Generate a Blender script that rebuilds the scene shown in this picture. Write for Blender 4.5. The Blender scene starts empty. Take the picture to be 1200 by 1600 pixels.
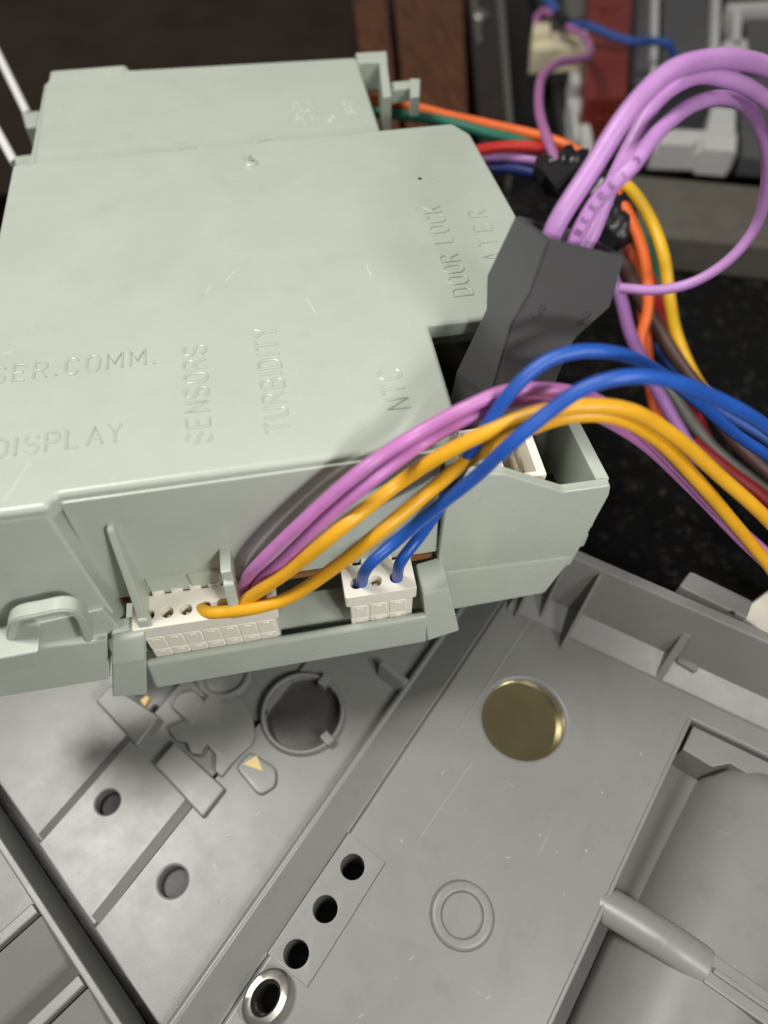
import bpy, bmesh, math, random
from mathutils import Vector, Matrix
random.seed(7)
R = math.radians
S = bpy.context.scene
C = S.collection
S.unit_settings.scale_length = 0.01            # one unit is one centimetre

# ------------------------------------------------------------------ camera, world, lights, exposure
CAM = Vector((0, 0, 12.0)); FPX = 1150.0; PITCH = R(55.6); YAW = R(9.75)
_h = Vector((math.sin(YAW), math.cos(YAW), 0))
FW = _h*math.cos(PITCH) + Vector((0, 0, -1))*math.sin(PITCH)
RT = Vector((math.cos(YAW), -math.sin(YAW), 0))
UP = RT.cross(FW)
cd = bpy.data.cameras.new('camera'); cam = bpy.data.objects.new('camera', cd); C.objects.link(cam)
m = Matrix((RT, UP, -FW)).transposed().to_4x4(); m.translation = CAM; cam.matrix_world = m
cd.sensor_fit = 'VERTICAL'; cd.sensor_height = 24; cd.lens = FPX/1600*24
cd.clip_start = 0.05; cd.clip_end = 500
cd.dof.use_dof = True; cd.dof.focus_distance = 9.7
cd.dof.aperture_fstop = 0.5*cd.lens*1e-3/0.098
S.camera = cam
w = bpy.data.worlds.new('World'); S.world = w; w.use_nodes = True
bg = w.node_tree.nodes['Background']; bg.inputs[0].default_value = (1.0, 0.97, 0.92, 1); bg.inputs[1].default_value = 0.15
def area(name, loc, target, size, power, col):
    l = bpy.data.lights.new(name, 'AREA'); l.shape = 'RECTANGLE'; l.size = size[0]; l.size_y = size[1]; l.energy = power; l.color = col
    o = bpy.data.objects.new(name, l); C.objects.link(o); o.location = loc
    o.rotation_euler = (Vector(target) - Vector(loc)).to_track_quat('-Z', 'Y').to_euler()
    return o
area('ceiling_lamp', (-16, 13, 43), (0, 6, 3), (11, 11), 16500, (1.0, 0.972, 0.915))
area('work_lamp', (13, -12, 21), (0, 4, 2.0), (4.5, 4.5), 2500, (1.0, 0.98, 0.95))
area('phone_light', (3.4, -2.8, 10.6), (0.5, 5, 3.0), (0.9, 0.9), 470, (1.0, 0.98, 0.95))
S.view_settings.view_transform = 'Standard'; S.view_settings.look = 'None'
S.view_settings.exposure = 0; S.view_settings.gamma = 1

# ------------------------------------------------------------------ helpers
def ray(u, v): return FW*FPX + RT*(u - 600) + UP*(800 - v)
def W(u, v, z=None, y=None, x=None):           # the point of a level or upright plane seen along a sight line
    d = ray(u, v)
    k = (z - CAM.z)/d.z if z is not None else (y/d.y if y is not None else x/d.x)
    return CAM + d*k
TA = R(44.25); _sa = Vector((math.sin(TA), math.cos(TA))); _sb = Vector((math.cos(TA), -math.sin(TA)))
def ST(u, v, z):                                # the same in the frame of the lower cover: x across, y along
    p = W(u, v, z).xy
    return (p.dot(_sb), p.dot(_sa))
def empty(name, loc, rz=0, label=None, cat=None, group=None):
    o = bpy.data.objects.new(name, None); C.objects.link(o); o.location = loc; o.rotation_euler = (0, 0, rz); o.empty_display_size = .3
    tag(o, label, cat, group); return o
def tag(o, label=None, cat=None, group=None, kind=None):
    for k, v in (('label', label), ('category', cat), ('group', group), ('kind', kind)):
        if v: o[k] = v
    return o
def link(name, bm, mat, parent=None, local=False, wn=True, smooth=True, ang=40):
    off = parent.location.copy() if (parent and not local) else Vector()
    p = parent
    while p is not None and not local and p.parent is not None:
        p = p.parent; off += p.location
    bmesh.ops.remove_doubles(bm, verts=bm.verts, dist=1e-5)
    bmesh.ops.recalc_face_normals(bm, faces=bm.faces)
    me = bpy.data.meshes.new(name)
    if off.length: bmesh.ops.translate(bm, verts=bm.verts, vec=-off)
    bm.to_mesh(me); bm.free()
    if smooth:
        me.polygons.foreach_set('use_smooth', [True]*len(me.polygons)); me.set_sharp_from_angle(angle=R(ang))
    me.materials.append(mat)
    o = bpy.data.objects.new(name, me); C.objects.link(o)
    if parent: o.parent = parent
    if wn:
        q = o.modifiers.new('wn', 'WEIGHTED_NORMAL'); q.keep_sharp = True; q.weight = 100
    return o
def circ(cx, cy, r, n=28, ry=None, rot=0):
    ry = ry or r; out = []
    for i in range(n):
        a = 2*math.pi*i/n; x = r*math.cos(a); y = ry*math.sin(a)
        out.append((cx + x*math.cos(rot) - y*math.sin(rot), cy + x*math.sin(rot) + y*math.cos(rot)))
    return out
def rrect(x0, y0, x1, y1, r, n=4):
    out = []
    for cx, cy, a0 in ((x1-r, y1-r, 0), (x0+r, y1-r, 90), (x0+r, y0+r, 180), (x1-r, y0+r, 270)):
        for i in range(n+1):
            a = R(a0 + 90*i/n); out.append((cx + r*math.cos(a), cy + r*math.sin(a)))
    return out
def rnd(poly, r, n=4):                          # round every corner of a polygon
    out = []; N = len(poly)
    for i in range(N):
        p = Vector(poly[i][:2]); a = Vector(poly[i-1][:2]) - p; b = Vector(poly[(i+1) % N][:2]) - p
        k = min(r, a.length*.45, b.length*.45); A = p + a.normalized()*k; B = p + b.normalized()*k
        for j in range(n+1):
            t = j/n; q = A*(1-t)**2 + p*2*t*(1-t) + B*t*t; out.append((q.x, q.y))
    return out
def slab(bm, loops, z0, z1, bev=0.03, M=None, res=2):
    cu = bpy.data.curves.new('tmp', 'CURVE'); cu.dimensions = '2D'; cu.fill_mode = 'BOTH'
    cu.bevel_depth = bev; cu.bevel_resolution = res; cu.offset = -bev; cu.extrude = max((z1 - z0)/2 - bev, 1e-4)
    for lp in loops:
        sp = cu.splines.new('POLY'); sp.points.add(len(lp) - 1); sp.use_cyclic_u = True
        for q, (x, y) in zip(sp.points, lp): q.co = (x, y, 0, 1)
    ob = bpy.data.objects.new('tmp', cu); me = ob.to_mesh()
    t = bmesh.new(); t.from_mesh(me); ob.to_mesh_clear(); bpy.data.objects.remove(ob); bpy.data.curves.remove(cu)
    bmesh.ops.translate(t, verts=t.verts, vec=(0, 0, (z0 + z1)/2))
    if M is not None: bmesh.ops.transform(t, matrix=M, verts=t.verts)
    merge(bm, t); return bm
def merge(bm, t):
    vs = [bm.verts.new(v.co) for v in t.verts]
    idx = {v: i for i, v in enumerate(t.verts)}
    for f in t.faces:
        try: bm.faces.new([vs[idx[v]] for v in f.verts])
        except ValueError: pass
    t.free()
def hexa(bm, bot, top, bev=0.03, seg=2):
    t = bmesh.new(); n = len(bot)
    b = [t.verts.new(Vector(p)) for p in bot]; u = [t.verts.new(Vector(p)) for p in top]
    t.faces.new(b[::-1]); t.faces.new(u)
    for i in range(n): t.faces.new((b[i], b[(i+1) % n], u[(i+1) % n], u[i]))
    bmesh.ops.recalc_face_normals(t, faces=t.faces)
    if bev: bmesh.ops.bevel(t, geom=list(t.edges), offset=bev, segments=seg, affect='EDGES', profile=.5, clamp_overlap=True)
    merge(bm, t); return bm
def box(bm, x0, x1, y0, y1, z0, z1, bev=0.03, seg=2, M=None):
    b = [(x0, y0, z0), (x1, y0, z0), (x1, y1, z0), (x0, y1, z0)]; u = [(x, y, z1) for x, y, _ in b]
    if M is not None: b = [M @ Vector(p) for p in b]; u = [M @ Vector(p) for p in u]
    return hexa(bm, b, u, bev, seg)
def catmull(P, sub=8):
    P = [Vector(p) for p in P]
    if len(P) == 2: return P
    Q = [P[0]*2 - P[1]] + P + [P[-1]*2 - P[-2]]; out = []
    for i in range(1, len(Q) - 2):
        p0, p1, p2, p3 = Q[i-1:i+3]
        t1 = max((p1-p0).length, 1e-4)**.5; t2 = t1 + max((p2-p1).length, 1e-4)**.5; t3 = t2 + max((p3-p2).length, 1e-4)**.5
        for j in range(sub):
            t = t1 + (t2 - t1)*j/sub
            a1 = p0*((t1-t)/t1) + p1*(t/t1); a2 = p1*((t2-t)/(t2-t1)) + p2*((t-t1)/(t2-t1)); a3 = p2*((t3-t)/(t3-t2)) + p3*((t-t2)/(t3-t2))
            b1 = a1*((t2-t)/t2) + a2*(t/t2); b2 = a2*((t3-t)/(t3-t1)) + a3*((t-t1)/(t3-t1))
            out.append(b1*((t2-t)/(t2-t1)) + b2*((t-t1)/(t2-t1)))
    out.append(P[-1]); return out
def tube(bm, pts, r, n=14, sub=8, flat=1.0):
    P = catmull(pts, sub) if sub else [Vector(p) for p in pts]
    rs = r if isinstance(r, (list, tuple)) else None
    T = [(P[min(i+1, len(P)-1)] - P[max(i-1, 0)]).normalized() for i in range(len(P))]
    nrm = T[0].orthogonal().normalized(); rings = []
    if abs(T[0].z) < .9: nrm = (Vector((0, 0, 1)) - T[0]*T[0].z).normalized()
    for i, p in enumerate(P):
        nrm = (nrm - T[i]*nrm.dot(T[i])).normalized(); bn = T[i].cross(nrm)
        rr = (rs[0] + (rs[1]-rs[0])*i/(len(P)-1)) if rs else r
        rings.append([bm.verts.new(p + nrm*(math.cos(2*math.pi*k/n)*rr*flat) + bn*(math.sin(2*math.pi*k/n)*rr)) for k in range(n)])
    for a, b in zip(rings, rings[1:]):
        for k in range(n): bm.faces.new((a[k], a[(k+1) % n], b[(k+1) % n], b[k]))
    bm.faces.new(rings[0][::-1]); bm.faces.new(rings[-1]); return bm
def lathe(bm, prof, M=None, n=40, cap=True):   # profile (radius, height) about z
    rings = []
    for r, z in prof:
        ring = []
        for k in range(n):
            a = 2*math.pi*k/n; v = Vector((r*math.cos(a), r*math.sin(a), z)); ring.append(bm.verts.new(M @ v if M is not None else v))
        rings.append(ring)
    for a, b in zip(rings, rings[1:]):
        for k in range(n): bm.faces.new((a[k], a[(k+1) % n], b[(k+1) % n], b[k]))
    if cap:
        bm.faces.new(rings[0][::-1]); bm.faces.new(rings[-1])
    return bm
def px_prism(bm, poly, z1, z0, bev=0.03):       # level-topped block whose top corners are seen at these places
    return hexa(bm, [W(u, v, z1) - Vector((0, 0, z1-z0)) for u, v in poly], [W(u, v, z1) for u, v in poly], bev)
B = bmesh.new

# ------------------------------------------------------------------ materials
def nd(nt, t, **k):
    n = nt.nodes.new(t)
    for a, b in k.items():
        if a.startswith('i_'): n.inputs[a[2:].replace('_', ' ')].default_value = b
        else: setattr(n, a, b)
    return n
def plastic(name, col, rough=.4, var=.06, bump=.02, scuff=0.0, grain=60, dirt=0.0, scale=1.0, spec=.5):
    ma = bpy.data.materials.new(name); ma.use_nodes = True; nt = ma.node_tree; L = nt.links.new
    p = nt.nodes['Principled BSDF']; tc = nd(nt, 'ShaderNodeTexCoord')
    n1 = nd(nt, 'ShaderNodeTexNoise', i_Scale=.9*scale, i_Detail=5.0, i_Roughness=.6); L(tc.outputs['Object'], n1.inputs['Vector'])
    r1 = nd(nt, 'ShaderNodeValToRGB'); r1.color_ramp.elements[0].position = .3; r1.color_ramp.elements[1].position = .7
    r1.color_ramp.elements[0].color = tuple(c*(1-var) for c in col) + (1,); r1.color_ramp.elements[1].color = tuple(min(1, c*(1+var)) for c in col) + (1,)
    L(n1.outputs['Fac'], r1.inputs['Fac']); out = r1.outputs['Color']
    if dirt:
        n3 = nd(nt, 'ShaderNodeTexNoise', i_Scale=2.3*scale, i_Detail=8.0, i_Roughness=.7); L(tc.outputs['Object'], n3.inputs['Vector'])
        rr = nd(nt, 'ShaderNodeMapRange'); rr.inputs[1].default_value = .53; rr.inputs[2].default_value = .80; rr.inputs[4].default_value = dirt; L(n3.outputs['Fac'], rr.inputs[0])
        mx = nd(nt, 'ShaderNodeMix', data_type='RGBA'); L(rr.outputs[0], mx.inputs[0]); L(out, mx.inputs[6]); mx.inputs[7].default_value = (col[0]*.55, col[1]*.46, col[2]*.38, 1); out = mx.outputs[2]
    hgt = None
    if scuff:
        for k, (sx, sy, rot) in enumerate(((14, .7, .5), (1.0, 17, .35), (11, .9, -1.0))):
            mp = nd(nt, 'ShaderNodeMapping'); mp.inputs['Rotation'].default_value = (0, 0, rot); mp.inputs['Scale'].default_value = (sx*scale*.55, sy*scale*.55, 1); mp.inputs['Location'].default_value = (3.1*k, 1.7*k, 0)
            L(tc.outputs['Object'], mp.inputs['Vector'])
            ns = nd(nt, 'ShaderNodeTexNoise', i_Scale=1.3, i_Detail=3.0, i_Roughness=.55); L(mp.outputs[0], ns.inputs['Vector'])
            rs = nd(nt, 'ShaderNodeMapRange'); rs.inputs[1].default_value = .715; rs.inputs[2].default_value = .78; rs.inputs[4].default_value = scuff; L(ns.outputs['Fac'], rs.inputs[0])
            mx = nd(nt, 'ShaderNodeMix', data_type='RGBA'); L(rs.outputs[0], mx.inputs[0]); L(out, mx.inputs[6]); mx.inputs[7].default_value = tuple(min(.85, c*1.5+.08) for c in col) + (1,); out = mx.outputs[2]
    if scuff:
        vo = nd(nt, 'ShaderNodeTexVoronoi', i_Scale=2.6, i_Randomness=1.0); nz = nd(nt, 'ShaderNodeTexNoise', i_Scale=9.0, i_Detail=2.0); L(tc.outputs['Object'], nz.inputs['Vector'])
        vm = nd(nt, 'ShaderNodeVectorMath', operation='SCALE'); vm.inputs[3].default_value = .16; L(nz.outputs['Color'], vm.inputs[0]); va = nd(nt, 'ShaderNodeVectorMath', operation='ADD'); L(tc.outputs['Object'], va.inputs[0]); L(vm.outputs[0], va.inputs[1]); L(va.outputs[0], vo.inputs['Vector'])
        c1 = nd(nt, 'ShaderNodeMath', operation='LESS_THAN'); c1.inputs[1].default_value = .055; L(vo.outputs['Distance'], c1.inputs[0])
        sx = nd(nt, 'ShaderNodeSeparateColor'); L(vo.outputs['Color'], sx.inputs[0]); c2 = nd(nt, 'ShaderNodeMath', operation='GREATER_THAN'); c2.inputs[1].default_value = .74; L(sx.outputs[0], c2.inputs[0])
        c3 = nd(nt, 'ShaderNodeMath', operation='MULTIPLY'); L(c1.outputs[0], c3.inputs[0]); L(c2.outputs[0], c3.inputs[1]); c4 = nd(nt, 'ShaderNodeMath', operation='MULTIPLY'); c4.inputs[1].default_value = min(1, scuff*1.2); L(c3.outputs[0], c4.inputs[0])
        mx = nd(nt, 'ShaderNodeMix', data_type='RGBA'); L(c4.outputs[0], mx.inputs[0]); L(out, mx.inputs[6]); mx.inputs[7].default_value = tuple(min(.85, c*1.6+.12) for c in col) + (1,); out = mx.outputs[2]
    L(out, p.inputs['Base Color'])
    n2 = nd(nt, 'ShaderNodeTexNoise', i_Scale=3.0*scale, i_Detail=6.0, i_Roughness=.65); L(tc.outputs['Object'], n2.inputs['Vector'])
    m2 = nd(nt, 'ShaderNodeMapRange'); m2.inputs[3].default_value = rough*.9; m2.inputs[4].default_value = min(1, rough*1.12); m2.inputs[1].default_value = .3; m2.inputs[2].default_value = .7
    L(n2.outputs['Fac'], m2.inputs[0]); L(m2.outputs[0], p.inputs['Roughness'])
    p.inputs['Specular IOR Level'].default_value = spec
    n4 = nd(nt, 'ShaderNodeTexNoise', i_Scale=float(grain), i_Detail=2.0); L(tc.outputs['Object'], n4.inputs['Vector'])
    n5 = nd(nt, 'ShaderNodeTexNoise', i_Scale=1.1*scale, i_Detail=1.0); L(tc.outputs['Object'], n5.inputs['Vector'])
    b1 = nd(nt, 'ShaderNodeBump', i_Strength=.35, i_Distance=bump*.12); L(n4.outputs['Fac'], b1.inputs['Height'])
    b2 = nd(nt, 'ShaderNodeBump', i_Strength=.5, i_Distance=bump*.45); L(n5.outputs['Fac'], b2.inputs['Height']); L(b1.outputs[0], b2.inputs['Normal'])
    L(b2.outputs[0], p.inputs['Normal'])
    return ma
def metal(name, col, rough=.3, scale=6, bump=.01):
    ma = plastic(name, col, rough, .12, bump, scale=scale); ma.node_tree.nodes['Principled BSDF'].inputs['Metallic'].default_value = 1; return ma
BOXM = plastic('pale_grey_green_plastic', (.470, .522, .450), .29, .035, .02, scuff=.08, dirt=.12)
TRAY = plastic('warm_grey_plastic', (.205, .207, .195), .36, .06, .03, scuff=.14, dirt=.30, scale=.8, spec=.55)
TRAYD = plastic('warm_grey_wall_plastic', (.22, .218, .205), .45, .05, .03, scuff=.2, dirt=.25, spec=.25)
WHITE = plastic('ivory_connector_plastic', (.86, .82, .71), .42, .03, .004)
CREAM = plastic('cream_connector_plastic', (.72, .66, .46), .45, .05, .01)
SLEEVE = plastic('charcoal_plastic', (.095, .095, .098), .36, .08, .015, scuff=.12)
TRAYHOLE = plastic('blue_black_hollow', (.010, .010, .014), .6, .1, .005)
HOLE = plastic('dark_socket_and_bay_shade', (.03, .022, .016), .6, .1, .005)  # socket dark, also painted shade inside the bay and notch
TIN = metal('tinned_contact', (.62, .56, .45), .35)
BRASS = metal('brass_plate', (.62, .53, .29), .10, 1.5, .0)
STEEL = metal('dull_steel', (.50, .48, .44), .36)
CHROME = plastic('white_painted_chrome_shine', (.85, .85, .84), .2, .02)  # plain white colour stands in for the shine of chrome
GLASSY = plastic('glossy_dark_steel', (.09, .088, .085), .27, .3, .02); GLASSY.node_tree.nodes['Principled BSDF'].inputs['Metallic'].default_value = .35
PCB = plastic('brown_circuit_board', (.26, .12, .045), .5, .12, .01)
TAPE = plastic('black_tape', (.014, .014, .016), .3, .2, .05, scale=1.2, spec=.4)
def wirem(n, c, r=.42): return plastic(n, c, r, .10, .02, scale=2.0, grain=22, dirt=.28, scuff=.16)
PURPLE = wirem('lilac_insulation', (.53, .265, .60)); PINK = wirem('orchid_insulation', (.52, .19, .48)); VIOLET = wirem('violet_insulation', (.30, .13, .36))
YELLOW = wirem('amber_insulation', (.76, .385, .014)); YELB = wirem('bright_yellow_insulation', (.85, .50, .02)); BLUE = wirem('royal_blue_insulation', (.012, .085, .41)); BLUED = wirem('dull_blue_insulation', (.03, .09, .34))
ORANGE = wirem('orange_insulation', (.80, .15, .025)); RED = wirem('red_insulation', (.60, .03, .025)); GREEN = wirem('dark_green_insulation', (.02, .17, .11)); BROWN = wirem('brown_insulation', (.085, .042, .035))
GREYW = wirem('grey_insulation', (.12, .115, .10)); NAVY = wirem('navy_insulation', (.012, .025, .15))
INK = plastic('black_print', (.06, .02, .07), .6, .05, .002)
FRAME = plastic('white_frame_plastic', (.56, .56, .545), .45, .05, .02, scale=.6); PANEL = plastic('slate_grey_plastic', (.085, .085, .09), .5, .1, .03)
REDP = plastic('dark_red_plastic', (.17, .022, .015), .4, .12, .02); DKPANEL = plastic('black_brown_panel', (.022, .014, .010), .55, .25, .03, scale=.5, spec=.15)
BRONZE = plastic('dark_bronze_metal', (.04, .03, .025), .3, .25, .02); BRONZE.node_tree.nodes['Principled BSDF'].inputs['Metallic'].default_value = .5
STONE = plastic('grey_stone', (.115, .105, .085), .45, .15, .03, scale=2)
def wood():
    ma = bpy.data.materials.new('varnished_red_brown_wood'); ma.use_nodes = True; nt = ma.node_tree; L = nt.links.new; p = nt.nodes['Principled BSDF']
    tc = nd(nt, 'ShaderNodeTexCoord'); mp = nd(nt, 'ShaderNodeMapping'); mp.inputs['Scale'].default_value = (5, .35, 3); L(tc.outputs['Object'], mp.inputs[0])
    n = nd(nt, 'ShaderNodeTexNoise', i_Scale=1.6, i_Detail=7.0, i_Roughness=.6, i_Distortion=.8); L(mp.outputs[0], n.inputs['Vector'])
    r = nd(nt, 'ShaderNodeValToRGB'); e = r.color_ramp.elements; e[0].position = .3; e[0].color = (.035, .011, .004, 1); e[1].position = .8; e[1].color = (.17, .055, .014, 1)
    L(n.outputs['Fac'], r.inputs[0]); L(r.outputs[0], p.inputs['Base Color']); p.inputs['Roughness'].default_value = .35
    return ma
WOOD = wood()
def granite():
    ma = bpy.data.materials.new('black_granite'); ma.use_nodes = True; nt = ma.node_tree; L = nt.links.new; p = nt.nodes['Principled BSDF']
    tc = nd(nt, 'ShaderNodeTexCoord'); v = nd(nt, 'ShaderNodeTexVoronoi', i_Scale=6.0); L(tc.outputs['Object'], v.inputs['Vector'])
    n = nd(nt, 'ShaderNodeTexNoise', i_Scale=9.0, i_Detail=8.0, i_Roughness=.75); L(tc.outputs['Object'], n.inputs['Vector'])
    mu = nd(nt, 'ShaderNodeMath', operation='MULTIPLY'); L(n.outputs['Fac'], mu.inputs[0]); L(v.outputs['Color'], mu.inputs[1])
    r = nd(nt, 'ShaderNodeValToRGB'); e = r.color_ramp.elements; e[0].position = .34; e[0].color = (.006, .006, .006, 1); e[1].position = .62; e[1].color = (.04, .038, .032, 1)
    L(mu.outputs[0], r.inputs[0]); L(r.outputs[0], p.inputs['Base Color']); p.inputs['Roughness'].default_value = .18; p.inputs['Specular IOR Level'].default_value = .12
    return ma
GRANITE = granite()

# ------------------------------------------------------------------ stroke lettering
F = {'S': [[(.6,.85),(.45,1),(.15,1),(0,.85),(0,.65),(.12,.53),(.48,.47),(.6,.35),(.6,.15),(.45,0),(.15,0),(0,.15)]],
 'E': [[(.55,1),(0,1),(0,0),(.55,0)],[(0,.52),(.45,.52)]], 'R': [[(0,0),(0,1),(.4,1),(.57,.88),(.57,.64),(.4,.52),(0,.52)],[(.3,.52),(.6,0)]],
 '.': [[(.05,0),(.05,.08)]], 'C': [[(.6,.82),(.45,1),(.18,1),(0,.8),(0,.2),(.18,0),(.45,0),(.6,.18)]],
 'O': [[(.18,0),(0,.2),(0,.8),(.18,1),(.44,1),(.62,.8),(.62,.2),(.44,0),(.18,0)]], 'M': [[(0,0),(0,1),(.36,.3),(.72,1),(.72,0)]],
 'D': [[(0,0),(0,1),(.36,1),(.58,.8),(.58,.2),(.36,0),(0,0)]], 'I': [[(.05,0),(.05,1)]], 'P': [[(0,0),(0,1),(.42,1),(.58,.87),(.58,.6),(.42,.47),(0,.47)]],
 'L': [[(0,1),(0,0),(.5,0)]], 'A': [[(0,0),(.33,1),(.66,0)],[(.12,.35),(.54,.35)]], 'Y': [[(0,1),(.3,.5),(.6,1)],[(.3,.5),(.3,0)]],
 'N': [[(0,0),(0,1),(.6,0),(.6,1)]], 'T': [[(0,1),(.6,1)],[(.3,1),(.3,0)]], 'U': [[(0,1),(0,.2),(.17,0),(.43,0),(.6,.2),(.6,1)]],
 'B': [[(0,0),(0,1),(.4,1),(.55,.88),(.55,.64),(.4,.53),(0,.53)],[(.4,.53),(.6,.4),(.6,.13),(.42,0),(0,0)]], 'K': [[(0,0),(0,1)],[(.58,1),(0,.45)],[(.2,.62),(.6,0)]],
 'H': [[(0,0),(0,1)],[(.6,0),(.6,1)],[(0,.5),(.6,.5)]], '3': [[(0,.85),(.15,1),(.45,1),(.58,.85),(.58,.65),(.42,.53),(.25,.53)],[(.42,.53),(.6,.4),(.6,.15),(.45,0),(.15,0),(0,.15)]],
 '2': [[(0,.8),(.15,1),(.45,1),(.6,.82),(.6,.62),(0,0),(.6,0)]], 'G': [[(.6,.82),(.45,1),(.18,1),(0,.8),(0,.2),(.18,0),(.45,0),(.6,.18),(.6,.45),(.35,.45)]],
 '1': [[(.05,.8),(.25,1),(.25,0)]], '6': [[(.55,.88),(.4,1),(.18,1),(0,.8),(0,.2),(.18,0),(.42,0),(.58,.17),(.58,.42),(.42,.56),(.12,.56),(0,.42)]], '8': [[(.3,.53),(.08,.65),(.08,.88),(.2,1),(.4,1),(.52,.88),(.52,.65),(.3,.53),(.02,.4),(.02,.13),(.18,0),(.42,0),(.58,.13),(.58,.4),(.3,.53)]], ' ': []}
WID = {'I': .1, '.': .1, 'M': .72, ' ': .35, '1': .3}
def lettering(out, txt, p0, xdir, ydir, h, length, r, flat=.85):
    adv = sum(WID.get(c, .6) for c in txt); gap = (length/h - adv*.92)/(len(txt) - 1) if len(txt) > 1 else 0; x = 0
    for c in txt:
        bm = B()
        for st in F[c]:
            tube(bm, [p0 + xdir*((x + a*.92)*h) + ydir*(b*h) for a, b in st], r, n=6, sub=0, flat=flat)
        if F[c]: out(bm)
        x += WID.get(c, .6)*.92 + gap

# ------------------------------------------------------------------ setting: worktop and ledge
bm = B(); box(bm, -40, 45, -14, 60, -3, 0, 0)
tag(link('countertop', bm, GRANITE, wn=False), kind='structure')
e1, e2 = W(962, 416, 0), W(1400, 462, 0)
dr = (e2 - e1).normalized(); nr = Vector((-dr.y, dr.x, 0)); a0 = e1; b0 = e2 + dr*6
bm = B(); hexa(bm, [a0, b0, b0 + nr*2.6, a0 + nr*2.6], [p + Vector((0, 0, 1.0)) for p in (a0, b0, b0 + nr*2.6, a0 + nr*2.6)], .12)
tag(link('stone_ledge', bm, STONE), kind='structure')

# ------------------------------------------------------------------ control box
cb = empty('control_box', (0, 8, 1.2), 0, 'pale grey green plastic control box with raised lettering on its lid', 'control box')
ZT = 5.6
lid = [(-3.86, 11.78), (-3.86, 4.97), (-2.76, 4.97), (-2.70, 5.12), (1.56, 5.14), (1.80, 5.36), (1.80, 7.08), (3.53, 7.08), (3.54, 9.2), (3.40, 11.45), (3.18, 11.82)]
bm = B(); slab(bm, [rnd(lid, .07, 3)], 5.32, ZT, .07, res=3)
LID = link('lid', bm, BOXM, cb)
# small burr, sprue nub and flash on the lid's rear edge
bm = B(); p = W(392, 256, ZT)
lathe(bm, [(.13, ZT-.01), (.10, ZT+.03), (.05, ZT+.05)], Matrix.Translation((p.x, p.y, 0)), 18)
lathe(bm, [(.035, ZT+.03), (.03, ZT+.13), (.012, ZT+.15)], Matrix.Translation((p.x, p.y, 0)), 10)
link('sprue_nub', bm, BOXM, LID)
bm = B(); tube(bm, [W(u, v, ZT-.012) for u, v in ((262, 243), (290, 230), (330, 233), (385, 228), (418, 217), (436, 214))], .011, 8, 6)
link('moulding_flash', bm, BOXM, LID)
bm = B(); p = W(656, 279, ZT+.004); lathe(bm, [(.03, ZT+.002), (.03, ZT+.006)], Matrix.Translation((p.x, p.y, 0)), 10); link('pinhole', bm, HOLE, LID)
# rear deck a little lower than the lid
ZR = 5.44
bm = B()
deck = [(-3.62, 11.6), (-3.66, 14.7), (-3.52, 15.02), (-2.22, 15.12), (-2.2, 14.92), (2.0, 14.70), (2.02, 11.6)]
slab(bm, [rnd(deck, .08, 3)], 5.0, ZR, .06)
RD = link('rear_deck', bm, BOXM, cb)
bm = B(); box(bm, -3.60, -2.25, 14.72, 15.08, 5.1, ZR+.025, .05); link('rear_tab', bm, BOXM, RD)
bm = B()
for q0, q1 in (((470, 195), (458, 158)), ((492, 190), (478, 160)), ((520, 192), (512, 180)), ((552, 192), (538, 152))):
    a, b = W(*q0, ZR), W(*q1, ZR); n = 6
    for i in range(n):
        for d in (0, .09):
            s = a.lerp(b, (i+.1)/n); e = a.lerp(b, (i+.55 + random.random()*.3)/n); o = Vector((d + random.uniform(-.02, .02), 0, 0))
            tube(bm, [s+o, e+o+Vector((random.uniform(-.06, .06), 0, 0))], .016, 5, 0)
link('worn_relief_marks', bm, plastic('pale_worn_plastic', (.60, .64, .56), .4), RD)['kind'] = 'stuff'
bm = B()
hexa(bm, [W(555, 82, 5.5) - Vector((0, 0, .5)), W(604, 79, 5.5) - Vector((0, 0, .5)), W(606, 96, 5.5) - Vector((0, 0, .5)), W(560, 98, 5.5) - Vector((0, 0, .5))], [W(555, 82, 5.5), W(604, 79, 5.5), W(606, 96, 5.5), W(560, 98, 5.5)], .03)
px_prism(bm, [(592, 95), (605, 95), (612, 150), (598, 151)], 5.49, 4.6, .03)
px_prism(bm, [(604, 128), (648, 124), (650, 136), (606, 142)], 5.3, 5.05, .03)
px_prism(bm, [(640, 122), (657, 122), (656, 150), (641, 152)], 5.36, 5.0, .03)
link('cable_guide', bm, BOXM, cb)
# walls under the lid and deck
bm = B(); hexa(bm, [(-3.70, 14.9, 1.6), (1.95, 14.6, 1.6), (1.95, 14.45, 1.6), (-3.70, 14.7, 1.6)], [(-3.60, 15.0, 5.1), (1.98, 14.68, 5.1), (1.98, 14.5, 5.1), (-3.60, 14.8, 5.1)], .02); link('rear_wall', bm, BOXM, cb)
bm = B(); box(bm, 3.28, 3.44, 7.1, 11.5, 1.4, 5.34, .03); box(bm, 1.6, 3.44, 11.5, 11.7, 1.4, 5.34, .03); link('side_wall', bm, BOXM, cb)
bm = B(); hexa(bm, [(-4.05, 12.0, 1.6), (-3.85, 12.0, 1.6), (-3.78, 14.9, 1.6), (-3.98, 14.9, 1.6)], [(-3.74, 11.6, 5.36), (-3.56, 11.6, 5.36), (-3.56, 14.85, 5.36), (-3.72, 14.85, 5.36)], .04); link('side_wall', bm, BOXM, cb)
bm = B(); box(bm, -3.8, 3.3, 5.2, 14.4, 1.4, 1.6, .02); link('base_plate', bm, BOXM, cb)
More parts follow.
